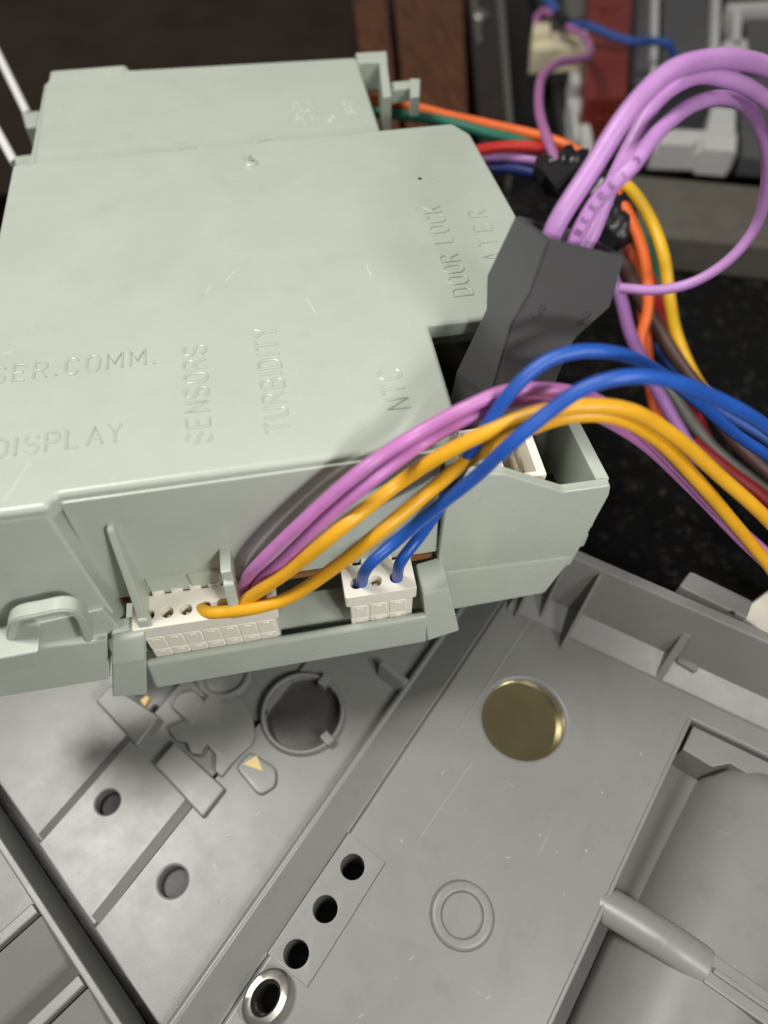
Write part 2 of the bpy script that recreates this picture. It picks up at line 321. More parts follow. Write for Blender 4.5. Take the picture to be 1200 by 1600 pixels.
# front wall
bm = B(); hexa(bm, [(-2.76, 5.03, 3.40), (1.60, 5.03, 3.40), (1.60, 5.22, 3.40), (-2.76, 5.22, 3.40)], [(-2.69, 5.085, 5.5), (1.55, 5.10, 5.5), (1.55, 5.3, 5.5), (-2.69, 5.3, 5.5)], .03)
FWALL = link('front_wall', bm, BOXM, cb)
bm = B(); box(bm, -2.22, -1.72, 5.0, 5.1, 3.42, 3.80, .02); link('wall_pad', bm, BOXM, FWALL)
bm = B(); box(bm, -1.69, -1.30, 5.0, 5.1, 3.42, 3.78, .02); link('wall_pad', bm, BOXM, FWALL)
bm = B(); hexa(bm, [(-2.37, 4.52, 3.35), (-2.25, 4.52, 3.35), (-2.25, 5.1, 3.3), (-2.37, 5.1, 3.3)], [(-2.33, 4.98, 5.02), (-2.24, 4.98, 5.02), (-2.24, 5.1, 5.05), (-2.33, 5.1, 5.05)], .03)
hexa(bm, [(-2.40, 4.50, 3.3), (-2.20, 4.50, 3.3), (-2.20, 4.66, 3.3), (-2.40, 4.66, 3.3)], [(-2.37, 4.55, 3.6), (-2.24, 4.55, 3.6), (-2.24, 4.7, 3.6), (-2.37, 4.7, 3.6)], .03)
link('guide_fin', bm, BOXM, FWALL)
bm = B(); box(bm, -1.21, -1.07, 4.70, 5.1, 3.9, 4.22, .03)
hexa(bm, [(-1.22, 4.46, 3.42), (-1.08, 4.46, 3.42), (-1.08, 4.58, 3.42), (-1.22, 4.58, 3.42)], [(-1.21, 4.62, 4.05), (-1.07, 4.62, 4.05), (-1.07, 4.76, 4.05), (-1.21, 4.76, 4.05)], .03)
link('latch_hook', bm, BOXM, FWALL)
# stepped section beyond the guide fin
bm = B(); hexa(bm, [(-4.6, 4.62, 3.55), (-2.66, 4.72, 3.55), (-2.66, 5.2, 3.55), (-4.6, 5.2, 3.55)], [(-4.4, 4.95, 5.5), (-2.80, 4.96, 5.5), (-2.72, 5.2, 5.5), (-4.4, 5.2, 5.5)], .04)
hexa(bm, [(-4.8, 4.52, 3.05), (-2.62, 4.60, 3.15), (-2.62, 5.1, 3.15), (-4.8, 5.1, 3.05)], [(-4.8, 4.55, 3.72), (-2.72, 4.68, 3.80), (-2.72, 5.1, 3.80), (-4.8, 5.1, 3.72)], .03)
link('stepped_wall', bm, BOXM, cb)
bm = B(); hexa(bm, [W(u, v, y=4.3) for u, v in ((-60, 1100), (172, 1062), (172, 1062), (-60, 1100))][:2] + [W(172, 1062, y=4.3) + Vector((0, .7, 0)), W(-60, 1100, y=4.3) + Vector((0, .7, 0))],
    [W(-60, 1030, y=4.5), W(168, 1000, y=4.5), W(168, 1000, y=4.5) + Vector((0, .5, 0)), W(-60, 1030, y=4.5) + Vector((0, .5, 0))], .03)
hexa(bm, [W(-60, 1070, y=4.15), W(58, 1042, y=4.15), W(58, 1042, y=4.15) + Vector((0, .4, 0)), W(-60, 1070, y=4.15) + Vector((0, .4, 0))], [W(-60, 1040, y=4.18), W(60, 1018, y=4.18), W(60, 1018, y=4.18) + Vector((0, .4, 0)), W(-60, 1040, y=4.18) + Vector((0, .4, 0))], .025)
link('corner_block', bm, BOXM, cb)
bm = B(); lp = catmull([W(u, v, y=4.40) for u, v in ((20, 1014), (18, 988), (28, 972), (62, 964), (104, 957), (122, 965), (131, 982), (138, 1004))], 4)
ring = []
for i, p in enumerate(lp):
    T = (lp[min(i+1, len(lp)-1)] - lp[max(i-1, 0)]).normalized(); nn = Vector((0, 1, 0)); out = T.cross(nn).normalized()
    ring.append([bm.verts.new(p + nn*a + out*b) for a, b in ((0, .055), (.20, .055), (.20, -.05), (0, -.05))])
for a, b in zip(ring, ring[1:]):
    for k in range(4): bm.faces.new((a[k], a[(k+1) % 4], b[(k+1) % 4], b[k]))
bm.faces.new(ring[0]); bm.faces.new(ring[-1])
bmesh.ops.recalc_face_normals(bm, faces=bm.faces); bmesh.ops.bevel(bm, geom=[e for e in bm.edges if e.calc_face_angle(0) > 1.0], offset=.02, segments=2, affect='EDGES', clamp_overlap=True)
link('strap_loop', bm, BOXM, cb)
# connector shelf: lip bar, floor, end plates
bm = B(); hexa(bm, [(-2.58, 4.36, 1.86), (1.40, 4.36, 1.98), (1.40, 4.52, 1.98), (-2.58, 4.52, 1.86)], [(-2.52, 4.40, 2.62), (1.38, 4.40, 2.74), (1.38, 4.52, 2.74), (-2.52, 4.52, 2.62)], .07, 3)
box(bm, -2.5, 1.5, 4.5, 5.2, 1.95, 2.15, .02)
SH = link('connector_shelf', bm, BOXM, cb)
bm = B(); hexa(bm, [W(176, 1090, y=4.30), W(230, 1086, y=4.30), W(230, 1086, y=4.30)+Vector((0, .2, 0)), W(176, 1090, y=4.30)+Vector((0, .2, 0))], [W(174, 1002, y=4.46), W(228, 992, y=4.46), W(228, 992, y=4.46)+Vector((0, .3, .02)), W(174, 1002, y=4.46)+Vector((0, .3, .02))], .03)
hexa(bm, [W(174, 1040, y=4.27), W(226, 1032, y=4.27), W(226, 1032, y=4.27)+Vector((0, .1, 0)), W(174, 1040, y=4.27)+Vector((0, .1, 0))], [W(174, 1003, y=4.42), W(226, 992, y=4.42), W(226, 992, y=4.42)+Vector((0, .1, 0)), W(174, 1003, y=4.42)+Vector((0, .1, 0))], .03)
link('end_plate', bm, BOXM, SH)
bm = B(); hexa(bm, [W(668, 1002, y=4.33), W(718, 986, y=4.33), W(718, 986, y=4.33)+Vector((0, .2, 0)), W(668, 1002, y=4.33)+Vector((0, .2, 0))], [W(660, 930, y=4.52), W(702, 918, y=4.52), W(702, 918, y=4.52)+Vector((0, .5, 0)), W(660, 930, y=4.52)+Vector((0, .5, 0))], .03)
link('end_plate', bm, BOXM, SH)
bm = B(); box(bm, -2.75, 1.56, 5.09, 7.6, 3.14, 3.24, .01); link('circuit_board', bm, PCB, cb)
bm = B(); box(bm, -2.6, 1.56, 4.72, 5.25, 2.35, 2.42, .01); link('shelf_floor', bm, BOXM, SH)
# end bay: front face, side, pocket
bm = B(); X = Matrix(((1, 0, 0, 0), (0, 0, -1, 5.10), (0, 1, 0, 0), (0, 0, 0, 1)))
slab(bm, [rnd([(1.60, 2.55), (3.66, 2.55), (3.80, 4.3), (3.76, 4.52), (3.14, 4.52), (2.30, 5.08), (1.62, 5.22)], .04, 2)], 0, .14, .03, X)
BAY = link('bay_front', bm, BOXM, cb)
bm = B(); hexa(bm, [(1.78, 4.82, 1.95), (3.35, 4.86, 1.95), (3.35, 5.3, 1.95), (1.78, 5.3, 1.95)], [(1.70, 4.94, 2.95), (3.64, 4.93, 2.85), (3.64, 5.3, 2.85), (1.70, 5.3, 2.95)], .05)
hexa(bm, [(3.2, 4.95, 2.15), (3.52, 5.0, 2.3), (3.52, 5.4, 2.3), (3.2, 5.4, 2.15)], [(3.2, 4.95, 2.9), (3.70, 5.0, 2.9), (3.70, 5.4, 2.9), (3.2, 5.4, 2.9)], .04)
link('bay_skirt', bm, BOXM, BAY)
bm = B(); hexa(bm, [(3.55, 5.08, 2.3), (3.70, 5.08, 2.3), (3.70, 7.2, 2.3), (3.55, 7.2, 2.3)], [(3.62, 5.08, 4.50), (3.80, 5.08, 4.50), (3.70, 6.5, 4.50), (3.52, 6.5, 4.50)], .03); 
for z0, z1 in ((3.75, 4.2), (3.2, 3.6), (2.7, 3.05)): box(bm, 3.62, 3.90, 5.15, 5.6, z0, z1, .04)
link('bay_side', bm, BOXM, BAY)
bm = B(); box(bm, 1.83, 3.58, 5.24, 6.1, 3.2, 3.35, .01); link('bay_floor', bm, HOLE, BAY)  # floor coloured near black to stand in for shade in the bay
bm = B(); box(bm, 1.83, 3.25, 6.12, 8.4, 3.0, 4.0, .03); link('notch_shade_block', bm, HOLE, cb)  # added dark block, its colour paints the shade inside the notch
bm = B(); box(bm, 1.62, 1.79, 5.2, 5.9, 3.0, 5.3, .03); link('bay_partition', bm, BOXM, BAY)
bm = B()
for a in ((1.95, 2.05, 5.25, 6.2), (2.86, 2.98, 5.25, 6.2)): box(bm, *a, 3.4, 4.62, .02)
box(bm, 1.95, 2.98, 5.2, 5.28, 3.4, 4.62, .02); box(bm, 1.95, 2.98, 6.0, 6.1, 3.4, 4.62, .02); box(bm, 2.3, 2.62, 5.4, 5.9, 3.4, 4.2, .02)
box(bm, 1.86, 2.1, 5.3, 5.5, 4.5, 5.3, .03)
TB = link('terminal_block', bm, WHITE, BAY)
bm = B(); box(bm, 2.70, 2.76, 5.45, 5.85, 3.4, 4.45, .01); link('terminal_blade', bm, TIN, TB)
# lettering raised on the lid
for txt, p0, p1, up, r in (('SER.COMM.', (-14, 600), (243, 566), (0, 1), .017), ('DISPLAY', (-12, 717), (190, 685), (0, 1), .017), ('SENSORS', (330, 690), (318, 540), (-1, 0), .018), ('TURBIDITY', (453, 673), (428, 512), (-1, 0), .018), ('NTC', (641, 636), (622, 577), (-1, 0), .018), ('DOOR LOCK', (739, 460), (684, 322), (-1, 0), .018), ('HEATER', (806, 455), (764, 328), (-1, 0), .018)):
    a = W(*p0, ZT); b = W(*p1, ZT); d = (b - a)
    if up == (0, 1): d.y *= .3
    else: d.x *= .4
    L_ = d.length; xd = d.normalized(); yd = Vector((-xd.y, xd.x, 0)); h = .265
    a.z = ZT + .002
    lettering(lambda b_: link('raised_letter', b_, BOXM, LID, wn=False), txt, a, xd, yd, h, L_, r)

SCUFF = plastic('whitened_scuff', (.60, .645, .57), .35, .05, .01)
bm = B()
for u0, v0, u1, v1, r in ((366, 424, 352, 441, .010), (374, 420, 366, 427, .008), (330, 444, 322, 459, .011), (478, 466, 494, 490, .009), (573, 414, 581, 432, .009), (46, 722, 6, 784, .008), (20, 548, 2, 552, .007), (180, 745, 172, 753, .006), (640, 330, 648, 326, .005)):
    a, b = W(u0, v0, ZT), W(u1, v1, ZT); c = a.lerp(b, .5) + Vector((random.uniform(-.015, .015), random.uniform(-.015, .015), 0))
    tube(bm, [a, c, b], r, 6, 4, flat=.4)
link('scuff_marks', bm, SCUFF, LID, wn=False)['kind'] = 'stuff'

# ------------------------------------------------------------------ plug connectors
def plug(x0, n, pitch, label, xoff, skip=()):
    x1 = x0 + n*pitch + .16
    t = empty('plug_connector', ((x0+x1)/2, 4.75, 2.42), 0, label, 'plug connector', 'ivory plug connectors along the front of the box')
    yF, yB, zT = 4.50, 4.98, 3.46
    hs = [circ(x0 + xoff + pitch*i, 4.70, .078, 18) for i in range(n)]
    bm = B(); slab(bm, [rrect(x0, yF, x1, yB, .02, 1)] + hs, 3.20, zT, .015, res=1)
    top = link('body', bm, WHITE, t)
    bm = B(); box(bm, x0+.1, x1-.04, yF+.03, yB-.02, 2.42, 3.197, .015)
    low = link('lower_body', bm, WHITE, t)
    bm = B()
    for i in range(n):
        cx = x0 + xoff + pitch*i
        for z0, z1 in ((2.82, 3.14), (2.46, 2.78)):
            box(bm, cx-.115, cx+.115, yF+.014, yF+.06, z0, z1, .012, 1)
            box(bm, cx-.05, cx+.05, yF+.004, yF+.06, z1-.09, z1-.03, .008, 1)
    link('front_rib', bm, WHITE, low)
    for i in range(n):
        cx = x0 + xoff + pitch*i
        bm = B(); lathe(bm, [(.076, 3.205), (.076, 3.215)], Matrix.Translation((cx, 4.70, 0)), 16); link('socket_hole', bm, HOLE, top)
        if i not in skip:
            bm = B(); box(bm, cx-.035, cx+.035, 4.66, 4.74, 3.21, 3.32, .015); link('contact', bm, TIN, top)
    bm = B()
    for i in range(n+1):
        if i % 1 == 0: box(bm, x0 + .02 + pitch*i - .0, x0 + .02 + pitch*i + .15, yB-.005, yB+.07, 3.25, zT+.05, .012, 1)
    link('castellation', bm, WHITE, top)
    return t
plug(-2.47, 7, .240, 'wide ivory plug connector with three empty sockets and amber wires at its far end', .205, (3, 5, 6))
plug(.26, 3, .265, 'narrow ivory plug connector holding the two royal blue wires', .175, (0, 2))

# ------------------------------------------------------------------ charcoal sleeve connector
sl = empty('sleeve_connector', (2.9, 6.4, 4.2), 0, 'charcoal rectangular connector sleeve standing in the notch of the box under thick lilac wires', 'connector')
secs = []
for L_, M_, R_ in (((708, 600), (760, 640), (864, 612)), ((712, 580), (766, 620), (872, 592)), ((759, 482), (799, 507), (899, 530)), ((760, 430), (827, 459), (955, 480)), ((805, 335), (858, 373), (978, 402))):
    secs.append([W(*L_, y=6.80), W(*M_, y=6.08), W(*R_, y=6.14)])
ax = (secs[0][1] - secs[-1][1]).normalized(); secs.insert(0, [p + ax*.9 for p in secs[0]])
loops = [[l, m_, r_, r_ + (l - m_)] for l, m_, r_ in secs]
bm = B(); outer = []; inner = []
for q in loops:
    c = sum(q, Vector())/4; outer.append([bm.verts.new(p) for p in q]); inner.append([bm.verts.new(p + (c - p)*.13) for p in q])
for ring in (outer, inner):
    for a, b in zip(ring, ring[1:]):
        for k in range(4): bm.faces.new((a[k], a[(k+1) % 4], b[(k+1) % 4], b[k]))
for k in range(4):
    bm.faces.new((outer[-1][k], outer[-1][(k+1) % 4], inner[-1][(k+1) % 4], inner[-1][k])); bm.faces.new((outer[0][k], outer[0][(k+1) % 4], inner[0][(k+1) % 4], inner[0][k]))
bmesh.ops.recalc_face_normals(bm, faces=bm.faces)
ed = [e for e in bm.edges if len(e.link_faces) == 2 and e.calc_face_angle(0) > .15]
bmesh.ops.bevel(bm, geom=ed, offset=.03, segments=2, affect='EDGES', clamp_overlap=True)
link('sleeve', bm, SLEEVE, sl, ang=18)
q = loops[-3]; q2 = loops[-2]
xd = (q2[2] - q2[1]).normalized(); yd = (loops[-2][1] - loops[-3][1]).normalized(); nm = xd.cross(yd).normalized()
if nm.dot(CAM - q[1]) < 0: nm = -nm
for ch, px in (('3', (832, 497)), ('2', (902, 506))):
    d = ray(*px); o_ = q2[1]; k = (o_ - CAM).dot(nm)/d.dot(nm); lettering(lambda b_: link('raised_numeral', b_, SLEEVE, sl, wn=False), ch, CAM + d*k + nm*.007, xd*.9 + yd*.2, yd, .17, .1, .012)
c = sum(loops[-1], Vector())/4 + ax*.45
bm = B(); hexa(bm, [p + (c-p)*.12 + ax*.5 for p in loops[-1]], [p + (c-p)*.14 + ax*.42 for p in loops[-1]], 0); link('inner_block', bm, HOLE, sl)

# ------------------------------------------------------------------ wires
WIRES = []
def wire(pts, r, mat, label, group=None, n=14, sub=8, jit=.014):
    P = [p if isinstance(p, Vector) else W(p[0], p[1], z=p[2]) for p in pts]
    if P[-1].z < 6 and 1200 < (pts[-1][0] if not isinstance(pts[-1], Vector) else 0):       # runs on outside the frame and comes to rest on the worktop
        d = P[-1] - P[-2]; d.z = 0; d.normalize(); h_ = P[-1].z
        P += [P[-1] + d*(.7 + .35*h_) + Vector((0, 0, -.62*(h_ - r))), P[-1] + d*(1.5 + .6*h_) + Vector((0, 0, r - h_)), P[-1] + d*(3.5 + .6*h_) + Vector((0, 0, r - h_))]
    P = [p + Vector([random.uniform(-jit, jit) for _ in range(3)]) if 1 < i < len(P) - 1 else p for i, p in enumerate(P)]
    b = P[0].copy(); bm = B(); tube(bm, [p - b for p in P], r, n, sub)
    o = link('wire', bm, mat, wn=False, ang=80); o.location = b
    tag(o, label, 'wire', group); WIRES.append(o); return o
G1 = 'wires arching from the front plugs'
wire([W(375, 935, y=4.80), W(385, 905, y=4.78), W(410, 875, y=4.66), W(500, 790, y=4.66), W(575, 727, y=4.76), (645, 682, 5.92), (720, 640, 6.2), (790, 610, 6.35), (855, 607, 6.35), (920, 622, 6.15), (985, 665, 5.75), (1060, 730, 5.0), (1130, 805, 4.2), (1215, 885, 3.5)], 0.077, PINK, 'orchid wire from the wide plug, uppermost of the arching pair', G1)
wire([W(385, 945, y=4.80), W(402, 912, y=4.74), W(440, 875, y=4.62), W(520, 800, y=4.62), W(590, 742, y=4.70), (660, 692, 5.75), (730, 655, 6.0), (800, 628, 6.12), (860, 624, 6.05), (930, 645, 5.85), (1000, 690, 5.4), (1080, 765, 4.5), (1150, 835, 3.9), (1215, 900, 3.3)], 0.077, PINK, 'orchid wire from the wide plug, lower of the arching pair', G1)
wire([W(352, 962, y=4.70), W(372, 946, y=4.62), W(400, 928, y=4.54), W(450, 892, y=4.5), W(540, 818, y=4.5), (620, 757, 5.30), (690, 712, 5.75), (760, 675, 6.1), (840, 645, 6.35), (910, 633, 6.45), (980, 641, 6.35), (1050, 680, 5.9), (1120, 740, 5.25), (1215, 830, 4.3)], 0.083, YELLOW, 'amber wire arching highest of the two above the end of the box', G1)
wire([W(314, 952, y=4.70), W(328, 957, y=4.58), W(360, 957, y=4.50), W(392, 950, y=4.45), W(450, 933, y=4.42), W(520, 890, y=4.42), W(600, 828, y=4.46), (670, 772, 5.2), (740, 715, 5.65), (810, 680, 5.95), (880, 652, 6.2), (950, 648, 6.2), (1020, 682, 5.75), (1090, 750, 5.0), (1150, 820, 4.2), (1210, 900, 3.4)], 0.083, YELLOW, 'amber wire bending out of the fourth socket, lower of the two', G1)
wire([W(566, 922, y=4.72), W(566, 905, y=4.68), W(580, 882, y=4.55), (620, 845, 4.35), (680, 795, 4.95), (745, 745, 5.6), (800, 695, 6.2), (860, 640, 6.55), (920, 605, 6.8), (980, 590, 6.9), (1040, 592, 6.8), (1110, 615, 6.4), (1215, 680, 5.5)], 0.077, BLUE, 'royal blue wire crossing in front of all the other arching wires', G1)
wire([W(621, 918, y=4.72), W(621, 900, y=4.68), W(630, 872, y=4.6), (655, 838, 4.30), (690, 790, 4.75), (715, 740, 5.35), (750, 682, 5.95), (800, 612, 6.5), (850, 567, 6.75), (900, 548, 6.85), (960, 551, 6.75), (1020, 573, 6.3), (1085, 625, 5.5), (1150, 677, 4.8), (1215, 725, 4.2)], 0.075, BLUE, 'royal blue wire arching across the charcoal sleeve, uppermost of the pair', G1)
G2 = 'thick lilac wires looping out of the charcoal sleeve'
c0 = sum(loops[-1], Vector())/4
w1 = [c0 + ax*.5 + Vector((-.12, .05, 0)), (866, 358, 7.25), (925, 262, 7.75), (985, 172, 8.15), (1045, 112, 8.35), (1105, 92, 8.3), (1160, 92, 8.15), (1220, 115, 7.8), (1300, 190, 7.0), (1350, 320, 5.5)]
w2 = [c0 + ax*.5 + Vector((.15, .02, 0)), (922, 372, 6.95), (950, 300, 7.3), (985, 225, 7.7), (1030, 155, 8.0), (1085, 121, 8.1), (1140, 124, 8.0), (1200, 155, 7.6), (1280, 230, 6.8), (1330, 350, 5.5)]
w3 = [c0 + ax*.5 + Vector((.02, -.08, 0)), (897, 376, 7.15), (935, 312, 7.55), (985, 262, 7.85), (1030, 205, 7.95), (1080, 165, 7.9), (1130, 153, 7.7), (1172, 172, 7.3), (1195, 225, 6.7), (1197, 290, 6.0), (1180, 355, 5.3), (1140, 405, 4.8), (1085, 440, 4.4), (1030, 453, 4.2), (968, 450, 4.1)]
wire(w1, .104, PURPLE, 'thickest lilac wire, outermost of the loops rising from the charcoal sleeve', G2)
wire(w2, .090, PURPLE, 'unprinted lilac wire in the middle of the loops above the charcoal sleeve', G2)
ow = wire(w3, .082, PURPLE, 'lilac wire with black printed characters, innermost loop curling down to the tape', G2, jit=0)
P3 = catmull([p if isinstance(p, Vector) else W(p[0], p[1], z=p[2]) for p in w3], 60)
acc = [0]
for a, b in zip(P3, P3[1:]): acc.append(acc[-1] + (b-a).length)
def at_len(l):
    for i in range(1, len(acc)):
        if acc[i] >= l: return P3[i], (P3[i] - P3[i-1]).normalized()
s0 = min(range(len(P3)), key=lambda i: (P3[i] - W(893, 372, 7.15)).length); l0 = acc[s0] - .02
for i, ch in enumerate('BEEGE13'):
    bm = B()
    p, T = at_len(l0 + .10 + i*.135); vd = (CAM - p).normalized(); nn = (vd - T*vd.dot(T)).normalized(); sd = T.cross(nn)
    if sd.dot(RT) < 0: pass
    for st in F[ch]:
        pts = []
        for a, b in st:
            ang = (b - .5)*.80
            pts.append(p + T*(a*.085) + (nn*math.cos(ang) - sd*(-math.sin(ang)))*.0825)
        tube(bm, pts, .0065, 5, 0)
    bmesh.ops.translate(bm, verts=bm.verts, vec=-ow.location)
    pr = link('printed_character', bm, INK, wn=False); pr.parent = ow
G3 = 'bundle of harness wires behind the box'
wire([(575, 158, 4.7), (620, 162, 4.7), (700, 181, 4.6), (780, 200, 4.5), (850, 214, 4.5), (900, 236, 4.5), (950, 285, 4.4), (988, 345, 4.1), (1008, 410, 3.7), (1012, 480, 3.2), (1002, 540, 2.7), (1020, 610, 2.2)], .10, ORANGE, 'orange wire leaving the rear of the box and entering the black tape', G3)
wire([(580, 174, 4.6), (640, 181, 4.6), (700, 190, 4.55), (755, 205, 4.5), (820, 223, 4.4), (900, 262, 4.2)], .10, GREEN, 'dark green wire lying under the orange one behind the box', G3)
wire([(740, 236, 4.4), (790, 229, 4.4), (840, 232, 4.4), (890, 244, 4.3), (940, 290, 4.1)], .10, RED, 'red wire between the lid corner and the black tape', G3)
wire([(740, 247, 4.2), (790, 244, 4.2), (850, 256, 4.2), (900, 285, 4.1)], .085, PURPLE, 'pale lilac wire between the lid corner and the black tape', G3)
wire([(745, 262, 4.0), (790, 262, 4.0), (850, 274, 4.0), (905, 300, 3.9)], .11, NAVY, 'navy wire lowest beside the lid corner', G3)
wire([(870, 255, 4.5), (858, 225, 4.6), (846, 185, 4.5), (841, 150, 4.2), (848, 118, 3.9), (872, 99, 3.6), (905, 94, 3.2), (922, 82, 2.9), (912, 58, 2.6), (888, 42, 2.4), (872, 30, 2.3), (850, 18, 2.2), (838, 28, 2.0), (842, 45, 1.9)], .10, wirem('mauve_insulation', (.40, .15, .34)), 'thin mauve wire kinking up from the black tape to the cream connector', G3)
wire([(955, 275, 4.5), (985, 296, 4.4), (1018, 345, 4.0), (1038, 400, 3.7), (1045, 460, 3.2), (1056, 520, 2.6), (1088, 590, 2.0), (1130, 650, 1.5)], .11, YELB, 'bright yellow wire outermost in the bundle right of the sleeve', G3)
wire([(940, 330, 4.0), (970, 395, 3.5), (1000, 460, 3.0), (1045, 540, 2.4), (1090, 605, 1.9), (1150, 690, 1.3), (1225, 760, .9)], .135, BROWN, 'thick brown wire running down through the middle of the bundle', G3)
wire([(940, 400, 3.6), (968, 460, 3.3), (985, 520, 2.9), (1010, 580, 2.5), (1045, 640, 2.1), (1090, 720, 1.6)], .115, VIOLET, 'violet wire next to the sleeve, dropping under the blue wires', G3)
wire([(960, 320, 3.7), (1000, 400, 3.3), (1024, 465, 2.8), (1040, 515, 2.4), (1062, 575, 1.7), (1085, 640, 1.0), (1120, 720, .5)], .115, RED, 'red wire tucked between the orange and yellow wires of the bundle', G3)
wire([(955, 345, 3.9), (985, 390, 3.6), (1000, 450, 2.9), (1008, 520, 2.4), (1015, 590, 1.9), (1030, 660, 1.5)], .115, wirem('deep_orange_insulation', (.62, .10, .025)), 'deep orange wire half hidden by the brown wire', G3)
wire([(985, 330, 3.4), (1015, 390, 3.0), (1026, 440, 2.6), (1035, 500, 2.1), (1060, 560, 1.6)], .08, GREEN, 'dark green wire peeping out beside the yellow wire', G3)
wire([(1000, 560, 1.7), (1050, 615, 1.6), (1085, 665, 1.4), (1120, 705, 1.1), (1215, 780, .6)], .115, GREYW, 'dull grey wire lying low under the blue wires', G3)
wire([(1010, 520, 2.2), (1060, 580, 2.0), (1110, 630, 1.9), (1215, 700, 1.6)], .10, BLUED, 'dull blue wire below the royal blue pair at the frame edge', G3)
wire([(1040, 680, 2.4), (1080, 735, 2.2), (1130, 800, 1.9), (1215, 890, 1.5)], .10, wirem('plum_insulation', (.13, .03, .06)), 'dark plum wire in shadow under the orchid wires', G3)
wire([(1080, 690, 1.5), (1140, 738, 1.3), (1215, 800, 1.2)], .14, wirem('crimson_insulation', (.20, .008, .010)), 'crimson wire at the frame edge above the amber pair', G3)

# black tape wrapped round the bundle
tp = empty('tape_wrap', W(900, 300, 3.6), 0, 'crumpled glossy black tape wrapped round the harness bundle behind the sleeve', 'tape')
bm = B(); spine = [W(838, 262, 4.2), W(880, 270, 4.25), W(915, 290, 4.2), W(950, 330, 4.0), W(975, 385, 3.7)]
P = catmull(spine, 7); n = 22; rings = []
for i, p in enumerate(P):
    T = (P[min(i+1, len(P)-1)] - P[max(i-1, 0)]).normalized(); nr = (Vector((0, 0, 1)) - T*T.z).normalized(); bn = T.cross(nr); k0 = math.sin(math.pi*(i+.6)/(len(P)+.2))**.3
    rings.append([bm.verts.new(p + (nr*math.cos(2*math.pi*k/n) + bn*math.sin(2*math.pi*k/n))*(.46*k0*(1 + .13*math.sin(k*1.9 + i*.8) + .1*math.sin(k*.9 - i*1.7) + random.uniform(-.05, .05)))) for k in range(n)])
for a, b in zip(rings, rings[1:]):
    for k in range(n): bm.faces.new((a[k], a[(k+1) % n], b[(k+1) % n], b[k]))
bm.faces.new(rings[0][::-1]); bm.faces.new(rings[-1]); link('wrap', bm, TAPE, tp, wn=False, ang=170)
bm = B(); hexa(bm, [W(846, 264, 4.45), W(870, 246, 4.5), W(905, 262, 4.65), W(868, 300, 4.6)], [W(840, 258, 4.5), W(870, 243, 4.55), W(904, 258, 4.7), W(866, 290, 4.66)], .015); link('loose_flap', bm, TAPE, tp)

# ------------------------------------------------------------------ lower moulded cover, built in its own frame (x across, y along)
tr = empty('moulded_cover', (0, 0, 0), -TA, 'large grey moulded plastic cover lying open under the control box, with holes and ribs', 'plastic cover')
ZP, ZL = .9, .45
def lk(name, bm, mat=TRAY, parent=None, **k): return link(name, bm, mat, parent or tr, local=True, **k)
g = ST(818, 1122, ZP)
holes = [ST(552, 1355, ZP+.05), ST(508, 1420, ZP+.05), ST(461, 1489, ZP+.05), ST(418, 1560, ZP+.05)]
hx = sum(h[0] for h in holes)/4; holes = [(hx, h[1]) for h in holes]
bm = B()
slab(bm, [[(-1.62, -5), (-1.62, 6.3), (7, 7.0), (7, 6.28), (1.76, 5.76), (1.76, -5)], circ(*g, .63, 44)] + [circ(*h, .165, 24) for h in holes], .10, ZP, .065, res=3)
PL = lk('raised_floor', bm)
bm = B(); lathe(bm, [(.70, -.1), (.70, 0)], Matrix.Translation((g[0], g[1], .66)) @ Vector((0, 0, 1)).rotation_difference(Vector((.14, -.09, 1))).to_matrix().to_4x4(), 44); lk('brass_disc', bm, BRASS, PL)
bm = B(); tube(bm, [(1.735, -5, ZP-.012), (1.735, 5.74, ZP-.012)], .035, 10, 0); lk('edge_bead', bm, parent=PL, wn=False)
# sloping flank of the raised floor with its bead
bm = B(); hexa(bm, [(-2.3, -5, .12), (-1.64, -5, .12), (-1.64, 6.3, .12), (-2.3, 6.3, .12)], [(-2.18, -5, .60), (-1.62, -5, ZP-.01), (-1.62, 6.3, ZP-.01), (-2.18, 6.3, .60)], .05, 3)
tube(bm, [(-2.17, -5, .57), (-2.17, 6.3, .57)], .07, 12, 0)
lk('sloping_flank', bm, parent=PL)
# hole plate
a = ST(545, 1300, ZP+.05); b = ST(602, 1347, ZP+.05); c_ = (b[0], holes[2][1] - .205)
bm = B(); slab(bm, [[(a[0], a[1]), (b[0], b[1]), (c_[0], c_[1]), (-1.62, c_[1])]] + [circ(*h, .165, 24) for h in holes[:3]], ZP-.1, ZP+.035, .012, res=1); lk('hole_plate', bm, parent=PL)
for h in holes: 
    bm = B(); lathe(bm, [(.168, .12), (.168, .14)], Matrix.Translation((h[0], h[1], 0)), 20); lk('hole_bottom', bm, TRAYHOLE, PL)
bm = B(); h = holes[3]; Mb = Matrix.Translation((h[0], h[1], 0))
lathe(bm, [(.165, .5), (.165, ZP+.18), (.19, ZP+.22), (.27, ZP+.20), (.30, ZP+.16), (.31, ZP-.05)], Mb @ Matrix.Diagonal((.88, 1.15, 1, 1)), 30, cap=False); lk('eyelet', bm, STEEL, PL)
rg = ST(722, 1430, ZP)
bm = B(); lathe(bm, [(.43, ZP-.02), (.42, ZP+.03), (.40, ZP+.055), (.375, ZP+.065), (.30, ZP+.065), (.285, ZP+.055), (.275, ZP+.03), (.272, ZP-.02)], Matrix.Translation((rg[0], rg[1], 0)), 44, cap=False); lk('ring_boss', bm, parent=PL)
bm = B()
for q in (((827, 970), (712, 1146)), ((738, 1190), (655, 1310))):
    p0, p1 = ST(*q[0], ZP), ST(*q[1], ZP); tube(bm, [(p0[0], p0[1], ZP-.006), (p1[0], p1[1], ZP-.006)], .016, 6, 0)
